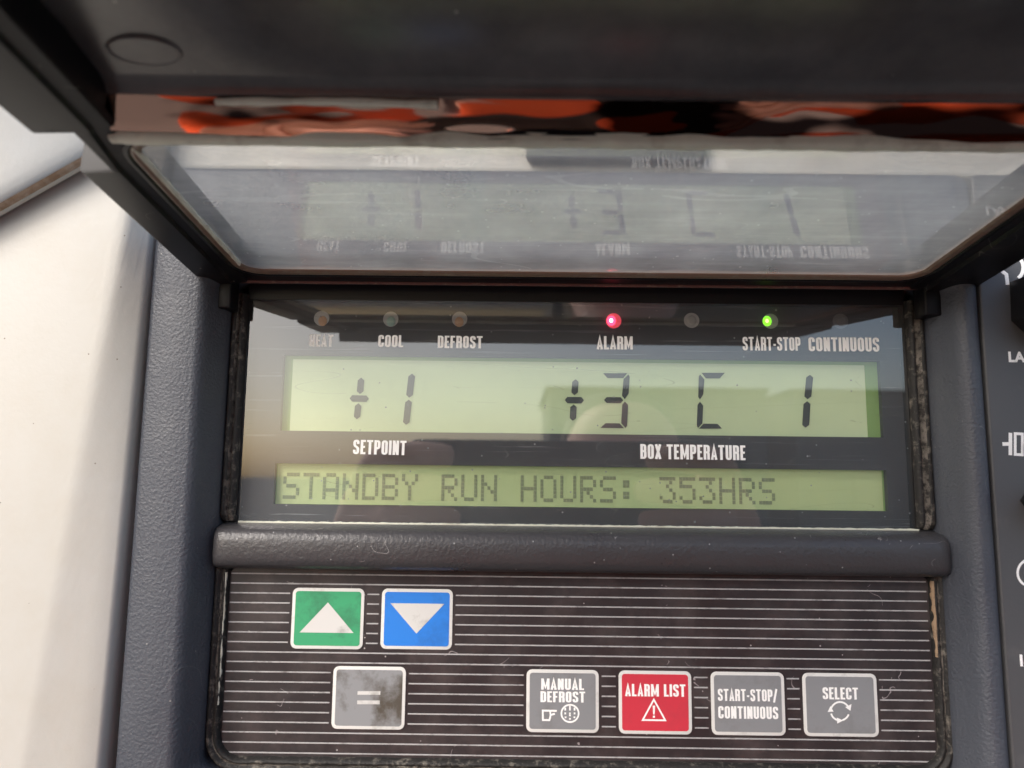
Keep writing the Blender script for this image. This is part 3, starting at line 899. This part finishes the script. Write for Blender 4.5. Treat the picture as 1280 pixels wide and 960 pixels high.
# moulded ring mark on the plate
bm = bmesh.new()
c0 = (-60.0, WT+17.0)
lps = []
for rr, dn in ((4.9, 0.1), (4.7, -0.3), (4.4, -0.3), (4.2, 0.1)):
    lps.append([tuple(cp(c0[0]+rr*1.25*math.cos(a*math.tau/40), c0[1]+rr*0.7*math.sin(a*math.tau/40), 5.65+dn)) for a in range(40)])
loft(bm, lps)
obj('moulded_ring', bm, M['cover_inner'], cover, smooth=True)
# side arms (flanges): lower edge stepped near the end
def arm(sgn, xin, xout):
    bm = bmesh.new()
    prof_t = [(-8.0, -0.3, 0), (20, -0.3, 0), (51.0, -0.3, 0), (51.6, -0.3, -6.2), (68.6, -0.3, -6.2), (65.4, -0.55, -1.9), (65.0, -0.55, 0.8), (80, -0.7, 1.5), (102, -1.0, 2.2)]
    lps = []
    for t, nlow, dx in prof_t:
        xo = xout+sgn*dx
        xi = xin if t < 61 else xin-sgn*2.2
        lps.append([tuple(cp(x, t, n)) for x, n in ((xi, 8.5), (xi, nlow+1.0), (xi+sgn*0.6, nlow-0.1), (xi+sgn*3.5, nlow-0.45), (xi+sgn*4.0, nlow-1.3), (xo-sgn*1.2, nlow-1.5), (xo-sgn*0.5, nlow-1.2), (xo, nlow-0.6), (xo, 8.5))])
    rws = loft(bm, lps)
    bm.faces.new(rws[0]); bm.faces.new(rws[-1][::-1])
    obj('side_arm', bm, M['cover'], cover, smooth=True, auto=35)
arm(-1, WX0-1.6, CX0+0.2)
arm(1, WX1+1.6, CX1-0.2)

# ------------------------------------------------------------------ white body of the unit, left
body = empty('vehicle_body', (-150, 0, -140), 'cream white painted body panel to the left of the dark control panel', 'body panel')
bm = bmesh.new()
lps = []
for k in range(25):
    z = -190+k*15.0
    f = (z+75)/135.0
    xr = -112.5+f*12.5                    # fold that leans towards the edge as it rises
    xe = -95.5-2.2*max(0.0, 60-z)/130
    d = max(xe-xr, 3.0)
    xr = xe-d
    lps.append([(-420, -20.5, z), (xr-30, -20.2, z), (xr-2.5, -19.9, z), (xr-0.8, -19.6, z), (xr+0.6, -19.2, z), (xr+d*0.3, -18.3, z), (xr+d*0.6, -17.2, z), (xe-1.0, -15.9, z), (xe-0.3, -15.4, z), (xe, -14.5, z), (xe, 3, z)])
loft(bm, lps, closed=False)
obj('side_panel', bm, M['white_body'], body, smooth=True)
# upper flange overlapping it, with a rounded lower edge along a slanting seam
bm = bmesh.new()
lps = []
p0 = Vector(at(-160, 350, -25)); p1 = Vector(at(140, 180, -25))
dv = (p1-p0).normalized(); nv = Vector((-dv.y, dv.x))
for off, Y, mi in ((0.0, -22, 0), (0.0, -24.2, 0), (0.3, -24.9, 0), (0.9, -25.7, 0), (2.0, -26.4, 0), (4.0, -26.9, 0), (7, -27.1, 0), (120, -27.1, 0)):
    a, b = p0+nv*off, p1+nv*off
    lps.append([(a.x-dv.x*150, Y, a.y-dv.y*150), (a.x, Y, a.y), (b.x, Y, b.y), (b.x+1.5, -10, b.y+0.3)])
loft(bm, lps, closed=False)
obj('upper_panel', bm, M['white_body'], body, smooth=True)
bm = bmesh.new()
lps = []
for off, Y in ((-0.5, -24.3), (-0.2, -25.0), (0.1, -25.3), (0.5, -25.7)):
    a, b = p0+nv*off, p1+nv*off
    lps.append([(a.x, Y, a.y), (a.x*.5+b.x*.5, Y, a.y*.5+b.y*.5), (b.x, Y, b.y)])
loft(bm, lps, closed=False)
obj('seam_sealant', bm, M['seam_dirt'], body, smooth=True)
# white body above the control unit, seen through the cover's window
bm = bmesh.new()
prism(bm, rrect(-96, 420, 81.5, 420, 2), -9, 5)
obj('top_panel', bm, M['white_body'], body, bevel=2.5)
bm = bmesh.new()
prism(bm, rrect(2, 50, 84, 99, 2), -13, -9.2)
obj('grey_plate', bm, M['housing'], body, bevel=1)
bm = bmesh.new()
box(bm, -100.6, -95.6, -7.5, 2, -190, 90)
obj('foam_strip', bm, M['foam'], body)
bm = bmesh.new()
box(bm, -420, 420, 5, 30, -240, 420)
obj('backing', bm, M['knob'], body)

# ------------------------------------------------------------------ switch panel, right
sp = empty('switch_panel', (170, 0, -120), 'mid grey switch panel at the right edge with white symbols and black switches', 'switch panel')
bm = bmesh.new()
SY = -13.2
prism(bm, rrect(119.3, 250, -150, 81, 1.2), SY, 4)
obj('switch_plate', bm, M['switch_face'], sp, bevel=0.5)
def knob(pts, h, lab, top):
    bm = bmesh.new()
    o_ = [at(x, y, SY) for x, y in pts]
    cx = sum(p[0] for p in o_)/len(o_); cz = sum(p[1] for p in o_)/len(o_)
    L = []
    for sc, Y in ((1.0, SY+0.5), (1.0, SY-h*0.75), (0.96, SY-h*0.93), (0.88, SY-h)):
        L.append([(cx+(x-cx)*sc, Y, cz+(z-cz)*sc) for x, z in o_])
    rws = loft(bm, L)
    bm.faces.new(rws[-1])
    o = obj('switch', bm, M['knob'], sp, smooth=True, auto=30)
    o['label'] = lab
knob([(1262, 353), (1283, 345), (1345, 345), (1350, 395), (1325, 425), (1290, 425), (1264, 401)], 9, 'black angular switch above the white lettering', 0)
knob([(1275, 625), (1290, 605), (1330, 605), (1345, 625), (1330, 650), (1290, 650)], 8, 'black angular knob below the engine symbol', 0)
SS = SY-0.05
def sline(b, pts, w, closed=False, k=0):
    P = [Vector(at(x, y, SS)) for x, y in pts]
    ribbon(b, P, closed, lambda a, c: (a, c), SS-0.004*k, w/2, w/2)
def icon(b):
    sline(b, [(1241, 336), (1243.5, 344)], 0.3)
    sline(b, [(1245, 333), (1248, 342)], 0.3)
    sline(b, [(1249, 332), (1253, 339.5), (1258, 343), (1259.5, 356)], 0.95, k=1)
    sline(b, [(1247, 333.5), (1257, 329.5)], 1.0, k=2)
    sline(b, circ(1262, 334.5, 17, -50, 50, 12), 0.9)
def icon2(b):
    sline(b, [(1253, 555), (1263, 555)], 0.9)
    sline(b, [(1263, 541), (1263, 569)], 0.9, k=1)
    sline(b, [(1269, 542), (1269, 568), (1278, 568.5), (1278, 542.5)], 0.7, True)
    sline(b, [(1300, 544), (1288, 544), (1281, 556), (1281, 566), (1300, 566)], 0.9)
    sline(b, [(1283, 572), (1283, 580)], 0.7, k=2)
def icon3(b):
    sline(b, circ(1289, 716, 17), 0.6, True)
    sline(b, circ(1289, 716, 7), 0.6, True)
def draw_on(name, fn):
    bm = bmesh.new(); fn(bm); face_camera(bm)
    return obj(name, bm, M['print'], sp, recalc=False)
draw_on('lamp_symbol', icon); draw_on('engine_symbol', icon2); draw_on('ring_symbol', icon3)
def wide_text(s, xa, yb, h, sx=1.0):
    cu_ = bpy.data.curves.new('tmp', 'FONT'); cu_.body = s; cu_.size = 1.0; cu_.offset = 0.045
    to = bpy.data.objects.new('tmp', cu_); C.objects.link(to)
    dg = bpy.context.evaluated_depsgraph_get()
    me = bpy.data.meshes.new_from_object(to.evaluated_get(dg))
    bpy.data.objects.remove(to)
    bm = bmesh.new(); bm.from_mesh(me)
    x0, z0 = at(xa, yb, SS)
    k = h/0.70
    for v in bm.verts: v.co = Vector((x0+v.co.x*k*sx, SS, z0+v.co.y*k))
    face_camera(bm)
    return obj('lettering', bm, M['print'], sp, recalc=False)
wide_text('LAMP', 1260.5, 452, 2.5)
wide_text('1', 1272.5, 832, 2.5)

# ------------------------------------------------------------------ ground
bm = bmesh.new()
GZ = -1625
NX = 12
gs = [[bm.verts.new((x, y, GZ)) for y in (-900000, -60000, -8000, -1500, 400, 8000, 60000, 900000)] for x in (-900000, -60000, -5000, 0, 5000, 60000, 900000)]
for i in range(len(gs)-1):
    for j in range(len(gs[0])-1):
        bm.faces.new((gs[i][j], gs[i+1][j], gs[i+1][j+1], gs[i][j+1]))
tag(obj('ground', bm, M['ground']), kind='structure')

# ------------------------------------------------------------------ photographer and phone, mirrored in the glass
def skin_obj(name, chains, m, parent, sub=2, roots=(0,)):
    """chains: list of lists of (x, y, z, rx, ry); points with equal coordinates are shared"""
    me = bpy.data.meshes.new(name)
    vs_, es, rad, idx = [], [], [], {}
    for ch in chains:
        prev = None
        for p in ch:
            if p[1] < -480: p = (p[0], p[1], p[2]+ZO, *p[3:])
            k = tuple(round(c, 1) for c in p[:3])
            if k not in idx:
                idx[k] = len(vs_); vs_.append(tuple(c*MM for c in p[:3])); rad.append((p[3]*MM, p[4]*MM))
            if prev is not None and (prev, idx[k]) not in es: es.append((prev, idx[k]))
            prev = idx[k]
    me.from_pydata(vs_, es, [])
    o = bpy.data.objects.new(name, me); C.objects.link(o)
    me.materials.append(m)
    sk = o.modifiers.new('skin', 'SKIN')
    sk.use_smooth_shade = True
    for i, r_ in enumerate(rad):
        me.skin_vertices[0].data[i].radius = r_
        me.skin_vertices[0].data[i].use_root = (i == 0)
    s = o.modifiers.new('sub', 'SUBSURF'); s.levels = sub; s.render_levels = sub
    if parent:
        o.parent = parent
        o.matrix_parent_inverse = Matrix.Translation(-root_shift(parent)) if parent.type == 'EMPTY' else Matrix.Identity(4)
    return o
PX, PY, ZO = 118, -640, -185
person = empty('person', (PX, PY, GZ), 'person in an orange jacket holding up a phone, mirrored in the display glass', 'person')
sh = [(PX-185, PY+10, -45), (PX+185, PY+10, -45)]
el = [(-185, -430, -340), (420, -430, -340)]
wr = [(-94, -262, -62), (130, -262, -62)]
def arm_ch(i, r1, r2, r3, end=True):
    a, b, c = sh[i], el[i], wr[i]
    mid = lambda p, q, t: tuple(p[k]+(q[k]-p[k])*t for k in range(3))
    ch = [(PX, PY+5, -60, 120*r1/55, 85*r1/55), (*a, r1, r1), (*mid(a, b, .5), r1*.95, r1*.9), (*b, r2, r2), (*mid(b, c, .5), r2*.95, r2*.9), (*c, r3, r3)]
    return ch
core = [(PX, PY, -530, 150, 105), (PX, PY, -400, 140, 98), (PX, PY, -220, 150, 105), (PX, PY+5, -60, 130, 88), (PX, PY+5, 30, 58, 58), (PX, PY+10, 80, 55, 58)]
def leg_ch(s, r): return [(PX, PY, -530, 150, 105), (PX+s*95, PY, -620, 85*r, 88*r), (PX+s*105, PY+8, -980, 58*r, 62*r), (PX+s*110, PY-10, -1370, 40*r, 42*r)]
head_ch = core+[(PX, PY+18, 120, 70, 82), (PX, PY+12, 185, 77, 95), (PX, PY+5, 245, 66, 84), (PX, PY+2, 272, 35, 45)]
bodyo = skin_obj('body', [head_ch, arm_ch(0, 46, 38, 26), arm_ch(1, 46, 38, 26), leg_ch(-1, .9), leg_ch(1, .9)], M['skin'], person)
jk = [(PX, PY, -600, 178, 128), (PX, PY, -400, 165, 120), (PX, PY, -220, 172, 125), (PX, PY+5, -60, 145, 105), (PX, PY+5, 5, 80, 78)]
skin_obj('jacket', [jk, arm_ch(0, 66, 56, 42), arm_ch(1, 66, 56, 42)], M['orange'], person)
skin_obj('trousers', [[(PX, PY, -560, 160, 115), *leg_ch(-1, 1.2)[1:]], [(PX, PY, -560, 160, 115), *leg_ch(1, 1.2)[1:]]], M['navy'], person)
skin_obj('hair', [[(PX, PY-30, 170, 70, 62), (PX, PY-18, 225, 78, 84), (PX, PY-6, 268, 60, 74), (PX, PY-4, 288, 30, 36)]], M['hair'], person)
for s in (-1, 1):
    skin_obj('shoe', [[(PX+s*110, PY-25, -1392, 44, 44), (PX+s*112, PY+60, -1400, 46, 36), (PX+s*116, PY+150, -1412, 40, 24)]], M['navy'], person)
    bm = bmesh.new(); bmesh.ops.create_uvsphere(bm, u_segments=16, v_segments=10, radius=11)
    for v in bm.verts: v.co += Vector((PX+s*31, PY+92, 172+ZO))
    obj('eye', bm, M['print'], person, smooth=True)
    skin_obj('ear', [[(PX+s*80, PY+2, 150, 8, 14), (PX+s*84, PY-4, 178, 9, 18)]], M['skin'], person)
skin_obj('nose', [[(PX, PY+104, 175, 9, 10), (PX, PY+118, 145, 15, 14)]], M['skin'], person)
skin_obj('lips', [[(PX-22, PY+88, 112, 6, 5), (PX, PY+97, 112, 8, 7), (PX+22, PY+88, 112, 6, 5)]], M['skin'], person)
# hands: palm behind the lower corners of the phone, fingers curled round its front
PHX0, PHX1, PHZ0, PHZ1, PHF, PHB = -62, 98, -52, 21, -203.0, -211.5
for i, sx in ((0, -1), (1, 1)):
    ex = PHX0 if i == 0 else PHX1
    w = wr[i]
    hx_ = ex+sx*14
    palm = [(w[0], w[1], w[2], 26, 22), (hx_+sx*6, -246, -50, 30, 20), (hx_, -228, -30, 32, 17), (hx_, -220, -12, 26, 13)]
    ch = [palm]
    for k, (dz, ln) in enumerate(((9, 30), (-8, 36), (-24, 34), (-39, 26))):
        ch.append([palm[2], (hx_+sx*2, -214, dz, 10, 9), (ex+sx*3, -199, dz+2, 9, 8.5), (ex-sx*ln*.5, -194, dz+3, 8, 7.5), (ex-sx*ln, -195, dz+2, 6.5, 6.5)])
    ch.append([palm[1], (ex+sx*2, -236, -16, 12, 11), (ex-sx*18, -224, -6, 10, 9), (ex-sx*34, -219, 0, 8, 7)])
    skin_obj('hand', ch, M['skin'], person, sub=2)
phone = empty('phone', (22, -207, -26), 'black phone held sideways in both hands, mirrored in the display glass', 'phone')
bm = bmesh.new()
prism(bm, rrect(PHX0, PHX1, PHZ0, PHZ1, 9), PHF-8.5, PHF)
obj('case', bm, M['phone'], phone, bevel=1.5)
bm = bmesh.new()
prism(bm, rrect(PHX0+3, PHX1-3, PHZ0+3, PHZ1-3, 7), PHF-8.9, PHF-8.6)
obj('screen', bm, M['knob'], phone)

# ------------------------------------------------------------------ grey building added across the yard to darken the right half of the display reflection
backdrop_root = empty('backdrop', (3400, -12000, GZ), 'long grey building added across the yard to darken the right half of the display reflection', 'backdrop')
for x0, x1, top in ((560, 4150, 1480), (4620, 9800, 1480)):
    bm = bmesh.new()
    box(bm, x0, x1, -15500, -12000, GZ, top)
    for k in range(int((x1-x0)/600)):
        box(bm, x0+300+k*600, x0+340+k*600, -12000, -11960, GZ, top-80)
    obj('wall', bm, M['wall'], backdrop_root)
    bm = bmesh.new()
    box(bm, x0-80, x1+40, -15600, -11960, top, top+50)
    obj('backdrop_top', bm, M['navy'], backdrop_root)
